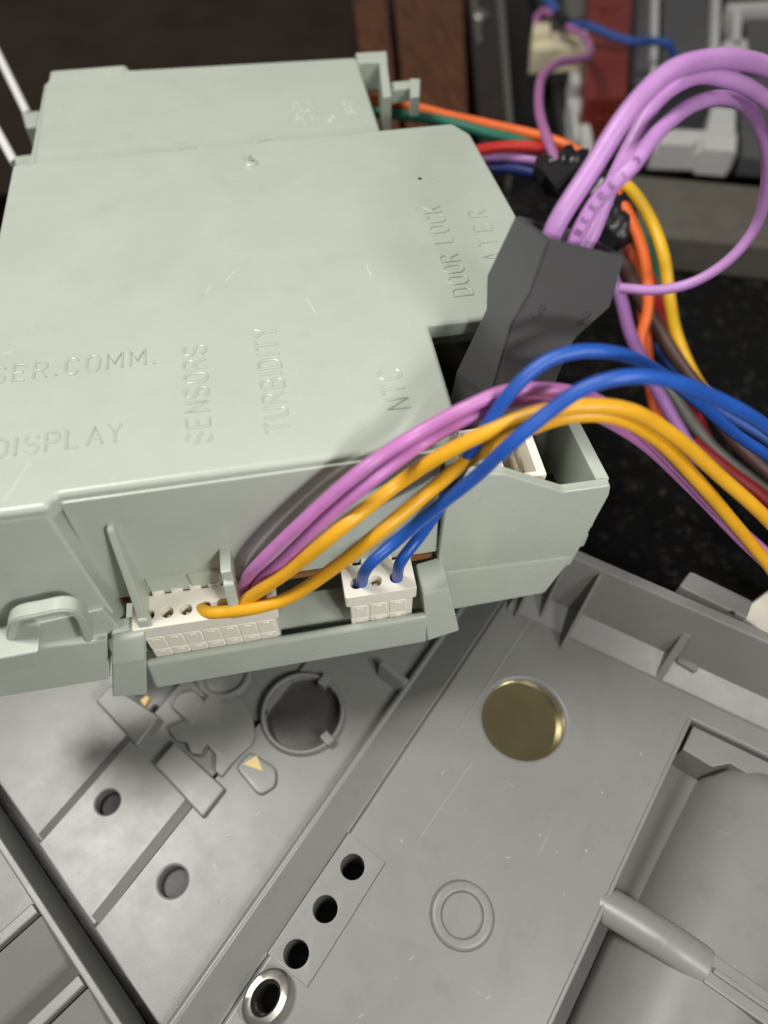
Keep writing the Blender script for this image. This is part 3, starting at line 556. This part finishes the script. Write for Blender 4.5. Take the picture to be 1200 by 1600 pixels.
lk('edge_highlight', bm, plastic('painted_edge_highlight', (.27, .27, .258), .35), PL, wn=False)  # pale ridges, edge highlights painted into the colour
bm = B(); TSC = plastic('bright_tray_scuff', (.37, .37, .355), .35, .05, .01)
for u0, v0, u1, v1, r in ((640, 1500, 652, 1488, .007), (915, 1330, 918, 1326, .016), (843, 1306, 845, 1303, .02), (790, 1340, 803, 1339, .008), (869, 1331, 872, 1330, .014), (880, 1400, 884, 1391, .004), (790, 1220, 817, 1241, .004), (627, 1312, 629, 1320, .014), (1000, 1180, 1004, 1172, .01), (690, 1210, 697, 1201, .008), (940, 1240, 944, 1235, .012), (760, 1560, 772, 1552, .006), (560, 1590, 575, 1578, .007)):
    a, b = ST(u0, v0, ZP), ST(u1, v1, ZP); m_ = Vector(a).lerp(Vector(b), .55); tube(bm, [(*a, ZP), (*m_, ZP)], r*.75, 6, 0, flat=.4)
lk('scuff_marks', bm, TSC, PL, wn=False)['kind'] = 'stuff'
# rear wall with rim, gussets, tab
def yw(t): return 6.12 + .10*t
bm = B(); hexa(bm, [(-2.4, yw(-2.4), .05), (7, yw(7), .05), (7, yw(7)+.2, .05), (-2.4, yw(-2.4)+.2, .05)], [(-2.4, yw(-2.4)+.40, 2.28), (7, yw(7)+.40, 2.28), (7, yw(7)+.58, 2.28), (-2.4, yw(-2.4)+.58, 2.28)], .04)
RW = lk('rear_wall', bm, TRAYD)
bm = B(); hexa(bm, [(-1.5, yw(-1.5)-.22, .7), (7, yw(7)-.22, .7), (7, yw(7)+.2, .7), (-1.5, yw(-1.5)+.2, .7)], [(-1.5, yw(-1.5)-.17, .93), (7, yw(7)-.17, .93), (7, yw(7)+.22, 1.18), (-1.5, yw(-1.5)+.22, 1.18)], .03); lk('wall_fillet', bm, TRAY, RW)
def gusset(t, foot, top, th=.06):
    bm = B(); y0 = yw(t)
    hexa(bm, [(t-th/2, y0-foot, ZP), (t+th/2, y0-foot, ZP), (t+th/2, y0+.15, ZP), (t-th/2, y0+.15, ZP)], [(t-th/2, y0+.30, top), (t+th/2, y0+.30, top), (t+th/2, y0+.42, top), (t-th/2, y0+.42, top)], .02)
    lk('gusset', bm, TRAY, RW)
gusset(-1.30, .25, 1.9); gusset(-.95, .12, 2.1); gusset(-.42, .42, 2.2); gusset(1.08, .18, 1.75, .12)
bm = B(); tb = [ST(u, v, 2.3) for u, v in ((1060, 917), (1078, 893), (1176, 940), (1166, 968))]; slab(bm, [rnd(tb, .05, 2)], 2.0, 2.33, .03); lk('rim_tab', bm, TRAYD, RW)
bm = B(); p = ST(1146, 957, 2.35); lathe(bm, [(.035, 2.325), (.035, 2.335)], Matrix.Translation((p[0], p[1], 0)), 10); lk('tab_hole', bm, HOLE, RW)
bm = B(); box(bm, 1.16, 1.5, 6.36, 6.65, ZP-.1, 1.2, .04); lk('wall_block', bm, TRAYD, RW)
# motor-shaped bulge in its sunken pocket
bm = B(); slab(bm, [[(1.72, -5), (1.72, 5.8), (7, 6.3), (7, -5)]], .02, .07, .01); lk('pocket_floor', bm, TRAYD)
bm = B(); slab(bm, [[(1.84, 5.30), (1.84, 5.73), (7, 6.24), (7, 5.50), (2.5, 5.50), (2.3, 5.30)]], .1, .80, .02); lk('pocket_step', bm)
RC = 1.14; cx = 3.38
Mc = Matrix.Translation((cx, 0, .04)) @ Matrix.Rotation(-math.pi/2, 4, 'X')
prof = [(RC, 2.6), (RC-.03, 3.8), (RC-.09, 5.25)] + [(RC - .09 - .50*(1 - math.cos(a)), 5.25 + .50*math.sin(a)) for a in [R(x) for x in (15, 30, 45, 60, 75, 90)]]
bm = B(); lathe(bm, prof, Mc, 72); CY = lk('barrel_bulge', bm, ang=60)
Mc2 = Matrix.Translation((cx-.14, 0, -.02)) @ Matrix.Rotation(-math.pi/2, 4, 'X')
bm = B(); lathe(bm, [(RC+.05, -5), (RC+.05, 2.72), (RC+.02, 2.76)], Mc2, 72); lk('barrel_bulge', bm, ang=60)
s0, t0 = ST(945, 1402, 1.05)[1], ST(945, 1402, 1.05)[0]; t1 = ST(1108, 1512, 1.15)[0]; s1 = ST(1108, 1512, 1.15)[1]
bm = B(); tube(bm, [(t0-.02, s0, .70), (t0+.45, s0, .88), (t1-.4, s1, 1.03), (t1, s1, 1.04)], .25, 20, 8, flat=.75); BR = lk('cross_bar', bm, ang=60)
bm = B(); box(bm, t1-.02, 7, s1-.20, s1+.17, .6, 1.2, .03); box(bm, t1+.03, 7, s1-.05, s1+.02, 1.1, 1.26, .02); box(bm, t1+.06, 7, s1+.11, s1+.26, .9, 1.10, .03); lk('slotted_rail', bm, parent=BR)
# lower floor beyond the flank: it rises in shallow steps towards the flank; holes, collar, plates, pockets
DUSK = plastic('dusk_plastic', (.055, .055, .06), .5); AMBER = plastic('painted_brass_gleam', (.62, .44, .16), .35)  # flat amber colour stands in for the gleam of brass chips
Z1, Z2 = .22, .36
h4 = ST(168, 1253, Z2); h5 = ST(270, 1377, ZL); bh = ST(473, 1112, ZL+.1); bh2 = ST(352, 1052, ZL)
tri = [ST(u, v, ZL) for u, v in ((380, 1196), (402, 1182), (412, 1207))]
k1, k2 = -5.36, -3.85                            # the two rising edges
q0, q1 = ST(-60, 1210, .9), ST(222, 1640, .9)
dv = (Vector(q1) - Vector(q0)).normalized(); pv = Vector((dv.y, -dv.x))
if pv.y > 0: pv = -pv
def cut(poly, lim=-.20):                         # keep what lies beyond the pocket wall
    out = []
    for i in range(len(poly)):
        a, b = Vector(poly[i-1]), Vector(poly[i]); da = (a - Vector(q0)).dot(pv) - lim; db = (b - Vector(q0)).dot(pv) - lim
        if da*db < 0: c = a.lerp(b, da/(da - db)); out.append((c.x, c.y))
        if db <= 0: out.append((b.x, b.y))
    return out
bm = B(); slab(bm, [cut([(k2, -6), (k2, 6.2), (-2.2, 6.2), (-2.2, -6)]), circ(*h5, .205, 24), circ(*bh, .63, 40), circ(*bh2, .37, 30)], .04, ZL, .04)
LF = lk('lower_floor', bm)
bm = B(); slab(bm, [cut([(k1, -6), (k1, 6.2), (k2-.02, 6.2), (k2-.02, -6)]), circ(*h4, .18, 24)], .03, Z2, .035); SP = lk('lower_floor', bm, parent=tr)
bm = B(); slab(bm, [cut([(-10, -6), (-10, 6.2), (k1-.02, 6.2), (k1-.02, -6)])], .02, Z1, .05); lk('lower_floor', bm, parent=tr)
bm = B()
for k, za, zb, s1_ in ((k1, Z1, Z2, .95), (k2, Z2, ZL, .62)):
    s0_ = q0[1] + ((k - q0[0])*-pv.x - .28)/pv.y
    hexa(bm, [(k-.16, s0_, za-.1), (k+.03, s0_, za-.1), (k+.03, s1_, za-.1), (k-.16, s1_, za-.1)], [(k-.16, s0_, za+.004), (k+.03, s0_, zb+.008), (k+.03, s1_, zb+.008), (k-.16, s1_, za+.004)], .008)
lk('step_slope', bm, parent=LF)
bm = B(); lathe(bm, [(.62, ZL-.12), (.60, ZL+.08), (.62, ZL+.10), (.65, ZL+.10), (.67, ZL+.08), (.69, ZL-.02)], Matrix.Translation((*bh, 0)), 48, cap=False)
HC = lk('hole_collar', bm, parent=LF)
for a in (-12, 92):
    Mt = Matrix.Translation((*bh, 0)) @ Matrix.Rotation(R(a), 4, 'Z'); bm = B(); box(bm, .50, .70, -.07, .07, ZL-.02, ZL+.17, .02, M=Mt); lk('hole_tab', bm, parent=LF)
bm = B(); lathe(bm, [(.66, .27), (.5, .275), (.25, .28), (.02, .28)], Matrix.Translation((*bh, 0)), 44); lk('dark_disc', bm, GLASSY, LF)
bm = B(); lathe(bm, [(.34, .12), (.34, .2)], Matrix.Translation((*bh2, 0)), 30); lk('dark_disc', bm, GLASSY, LF)
bm = B(); lathe(bm, [(.36, ZL-.1), (.35, ZL+.05), (.40, ZL+.07), (.46, ZL+.05), (.47, ZL-.02)], Matrix.Translation((*bh2, 0)), 40, cap=False); lk('hole_collar', bm, parent=LF)
bm = B(); lathe(bm, [(.2, .16), (.2, .26)], Matrix.Translation((h5[0]-.02, h5[1], 0)), 24); lk('hole_bottom', bm, DUSK, LF)
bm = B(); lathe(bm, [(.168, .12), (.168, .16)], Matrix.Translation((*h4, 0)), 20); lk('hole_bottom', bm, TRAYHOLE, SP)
def pad(px, z, r, hole=None, name='stepped_plate'):
    bm = B(); lo = [rnd([ST(u, v, z) for u, v in px], r, 4)]
    if hole: lo.append(hole)
    slab(bm, lo, .15, z + .03, .03); return lk(name, bm, parent=LF)
pad(((242, 1196), (273, 1160), (352, 1232), (316, 1278)), .52, .04)
pad(((150, 1096), (174, 1070), (250, 1120), (214, 1166)), .49, .03)
pad(((368, 1200), (392, 1174), (432, 1200), (432, 1228), (405, 1245)), .49, .10, None, 'rounded_pad')
pad(((267, 1105), (278, 1085), (306, 1078), (322, 1098), (300, 1135)), .50, .07, None, 'rounded_pad')
pad(((262, 1138), (275, 1158), (292, 1160), (298, 1178), (314, 1180), (322, 1163), (337, 1180), (335, 1205), (346, 1216), (362, 1195), (378, 1178), (394, 1164), (400, 1150), (394, 1115), (374, 1088), (328, 1084), (300, 1120)), .475, .045, None, 'raised_web')
bm = B(); slab(bm, [tri], ZL-.02, .527, .003, res=0); lk('amber_chip', bm, AMBER, LF)
bm = B(); slab(bm, [[ST(u, v, .53) for u, v in ((219, 1094), (228, 1086), (234, 1090), (226, 1104))]], .4, .53, .01); lk('amber_chip', bm, AMBER, LF)
bm = B(); hexa(bm, [(*ST(u, v, ZL), ZL-.1) for u, v in ((588, 1060), (602, 1054), (632, 1075), (620, 1084))], [(*ST(u, v, ZL+.3), ZL+.3) for u, v in ((592, 1036), (600, 1032), (640, 1062), (632, 1068))], .02); lk('floor_rib', bm, parent=LF)
bm = B()
for u0, v0, u1, v1, r in ((228, 1231, 229, 1229, .022), (395, 1388, 399, 1386, .014), (168, 1168, 176, 1158, .012), (60, 1220, 80, 1235, .02), (333, 1350, 346, 1362, .012), (400, 1275, 412, 1262, .010), (352, 1306, 372, 1300, .012), (202, 1514, 216, 1498, .012), (84, 1335, 96, 1348, .012), (345, 1410, 358, 1398, .008), (250, 1330, 265, 1346, .004), (120, 1390, 150, 1350, .004), (190, 1290, 230, 1330, .004)):
    z_ = ZL if u0 > 240 else (Z2 if u0 > 100 else Z1)
    a, b = ST(u0, v0, z_), ST(u1, v1, z_); m_ = Vector(a).lerp(Vector(b), .55); tube(bm, [(*a, z_), (*m_, z_)], r*.8, 6, 0, flat=.4)
lk('scuff_marks', bm, TSC, LF, wn=False)['kind'] = 'stuff'
# deep ribbed pockets nearest the camera
def wl(a, o, z): p = Vector(q0) + dv*a + pv*o; return (p.x, p.y, z)
LW = (Vector(q1) - Vector(q0)).length
bm = B(); slab(bm, [[wl(-3, .06, 0)[:2], wl(LW+3, .06, 0)[:2], wl(LW+3, 5, 0)[:2], wl(-3, 5, 0)[:2]]], .012, .07, .01); lk('pocket_floor', bm)
bm = B(); hexa(bm, [wl(-2, -.03, .05), wl(LW+1, -.03, .05), wl(LW+1, .16, .05), wl(-2, .16, .05)], [wl(-2, .02, .92), wl(LW+1, .02, .92), wl(LW+1, .12, .92), wl(-2, .12, .92)], .03); PW = lk('pocket_wall', bm)
for px in ((78, 1400), (150, 1512)):
    a = (Vector(ST(*px, .9)) - Vector(q0)).dot(dv)
    bm = B(); hexa(bm, [wl(a-.16, .13, .05), wl(a+.16, .13, .05), wl(a+.16, 4, .05), wl(a-.16, 4, .05)], [wl(a-.10, .13, .90), wl(a+.06, .13, .90), wl(a+.06, 4, .90), wl(a-.10, 4, .90)], .03); lk('pocket_rib', bm, parent=PW)
    bm = B(); hexa(bm, [wl(a+.1, .13, .05), wl(a+.9, .13, .05), wl(a+.9, 4, .05), wl(a+.1, 4, .05)], [wl(a+.1, .13, .84), wl(a+.95, .13, .40), wl(a+.95, 4, .40), wl(a+.1, 4, .84)], .02); lk('pocket_ramp', bm, parent=PW)

# ------------------------------------------------------------------ background things lying behind on the worktop
bm = B(); px_prism(bm, [(-120, -60), (560, -60), (600, 170), (-120, 330)], .8, .02, .05)
tag(link('dark_panel', bm, DKPANEL), 'black brown panel lying behind the control box', 'panel')
wb = empty('wood_board', W(650, 100, 0), 0, 'varnished red brown wooden board with a moulded edge behind the box', 'board')
bm = B(); px_prism(bm, [(612, -40), (722, -40), (735, 260), (640, 260)], 1.0, .02, .06); link('board', bm, WOOD, wb)
bm = B(); px_prism(bm, [(546, -40), (600, -40), (632, 260), (585, 260)], 1.25, .02, .09); link('edge_moulding', bm, WOOD, wb)
mp = empty('metal_post', W(760, 100, 0), 0, 'dark bronze metal rail with one screw beside the wooden board', 'rail')
bm = B(); px_prism(bm, [(728, -40), (778, -40), (802, 240), (752, 240)], 1.0, .02, .06); link('rail', bm, BRONZE, mp)
bm = B(); px_prism(bm, [(774, -40), (785, -40), (806, 240), (796, 240)], 1.15, .02, .05); px_prism(bm, [(733, -40), (741, -40), (752, 60), (744, 60)], 1.08, .02, .03); link('rail_lit_edge', bm, STEEL, mp)  # paler steel strips stand in for the rail's lit edges
bm = B(); p = W(750, 25, 1.05); lathe(bm, [(.28, .98), (.28, 1.1), (.2, 1.18), (.05, 1.2)], Matrix.Translation((p.x, p.y, 0)), 20); link('screw', bm, STEEL, mp)
ap = empty('appliance_panel', W(1000, 120, 0), 0, 'appliance control panel frame lying upside down, grey inserts between white plastic posts', 'control panel')
bm = B(); px_prism(bm, [(830, -60), (1330, -60), (1330, 262), (880, 240)], .5, .02, .05); link('back_plate', bm, plastic('soot_plastic', (.022, .022, .024), .4, .2), ap)
for pl in ([(990, -50), (1022, -50), (1020, 135), (984, 130)], [(1036, -50), (1118, -50), (1116, 95), (1034, 120)], [(1165, 10), (1290, 10), (1290, 110), (1166, 100)], [(1155, 120), (1320, 110), (1320, 258), (1160, 245)]):
    bm = B(); px_prism(bm, pl, .95, .4, .05); link('insert_panel', bm, PANEL, ap)
for pl in ([(1020, -50), (1031, -50), (1028, 112), (1018, 112)], [(1116, -50), (1128, -50), (1124, 75), (1112, 72)], [(1136, 4), (1300, -4), (1300, 10), (1138, 14)], [(1146, 14), (1160, 14), (1158, 72), (1146, 72)], [(1130, 64), (1168, 60), (1170, 80), (1128, 82)]):
    bm = B(); px_prism(bm, pl, 1.25, .4, .05); link('frame_post', bm, FRAME, ap)
bm = B(); px_prism(bm, [(1028, 200), (1152, 205), (1152, 240), (1020, 235)], .95, .4, .04); px_prism(bm, [(1030, 210), (1088, 212), (1086, 226), (1028, 224)], 1.15, .4, .04); px_prism(bm, [(1100, 214), (1150, 216), (1150, 236), (1098, 232)], 1.15, .4, .04); px_prism(bm, [(1112, 165), (1150, 168), (1150, 206), (1104, 204)], 1.05, .4, .05); link('bottom_rail', bm, FRAME, ap)
bm = B(); px_prism(bm, [(887, 152), (912, 150), (926, 210), (930, 232), (896, 232)], 1.0, .3, .05); px_prism(bm, [(892, 160), (899, 160), (906, 215), (898, 215)], 1.3, .3, .03); px_prism(bm, [(890, 86), (908, 88), (908, 132), (892, 130)], 1.1, .3, .04); link('corner_bracket', bm, FRAME, ap)
rb = empty('relay_block', W(955, 80, .5), 0, 'dark red plastic relay block sitting on the appliance panel', 'relay')
bm = B(); px_prism(bm, [(921, -50), (992, -50), (980, 150), (914, 155)], 1.7, .5, .08); link('housing', bm, REDP, rb)
bm = B(); px_prism(bm, [(926, 158), (968, 158), (965, 182), (930, 184)], 1.2, .5, .06); link('foot', bm, REDP, rb)
bm = B(); px_prism(bm, [(938, 6), (965, 6), (964, 13), (938, 13)], 1.78, 1.6, .02); link('ridge', bm, REDP, rb)
cc = empty('cream_connector', W(870, 65, .5), 0, 'cream plastic wire connector on the appliance panel below the tape joint', 'wire connector')
bm = B(); px_prism(bm, [(833, 50), (918, 46), (920, 72), (832, 78)], 1.8, 1.1, .05); link('housing', bm, CREAM, cc)
bm = B(); px_prism(bm, [(834, 34), (860, 34), (862, 50), (832, 54)], 2.0, 1.4, .05); link('latch', bm, CREAM, cc)
bm = B(); px_prism(bm, [(880, -30), (916, -30), (916, 26), (884, 24)], 1.3, .5, .08)
tag(link('steel_bracket', bm, STEEL), 'dull steel bracket between the cream connector and the red relay', 'bracket')
wire([(845, -10, 2.4), (862, 8, 2.4), (874, 24, 2.4), (884, 38, 2.4), (920, 42, 2.3), (960, 58, 2.1), (990, 66, 2.0), (1020, 64, 1.9), (1045, 70, 1.8), (1053, 92, 1.4)], .12, BLUED, 'dull blue wire running from the cream connector across the red relay')
bm = B(); tube(bm, [W(870, 26, 2.4), W(878, 32, 2.42), W(888, 40, 2.4)], .19, 12, 4); tag(link('tape_joint', bm, TAPE, wn=False, ang=60), 'small black tape joint tying the blue and mauve wires', 'tape')
for pts, lb in ((((-30, 30), (44, 180)), 'bright chrome rod above, resting at the rear corner of the box'), (((-40, 140), (24, 256)), 'bright chrome rod below, ending at the lid corner')):
    bm = B(); tube(bm, [W(*pts[0], 4.6), W(*pts[1], 4.6)], .085, 12, 0); tag(link('chrome_rod', bm, CHROME, wn=False, ang=60), lb, 'rod', 'chrome rods beside the box')
bm = B(); px_prism(bm, [(34, 176), (62, 172), (58, 198), (40, 200)], 4.7, 4.2, .03); link('side_lug', bm, BOXM, cb); bm = B(); px_prism(bm, [(22, 244), (52, 240), (50, 256), (24, 260)], 4.9, 4.4, .03); link('side_lug', bm, BOXM, cb)
bm = B(); px_prism(bm, [(1164, 966), (1170, 945), (1230, 900), (1300, 960), (1230, 1015)], .9, .02, .05)
tag(link('white_plug', bm, WHITE), 'white plastic corner at the frame edge above the moulded cover', 'plug')
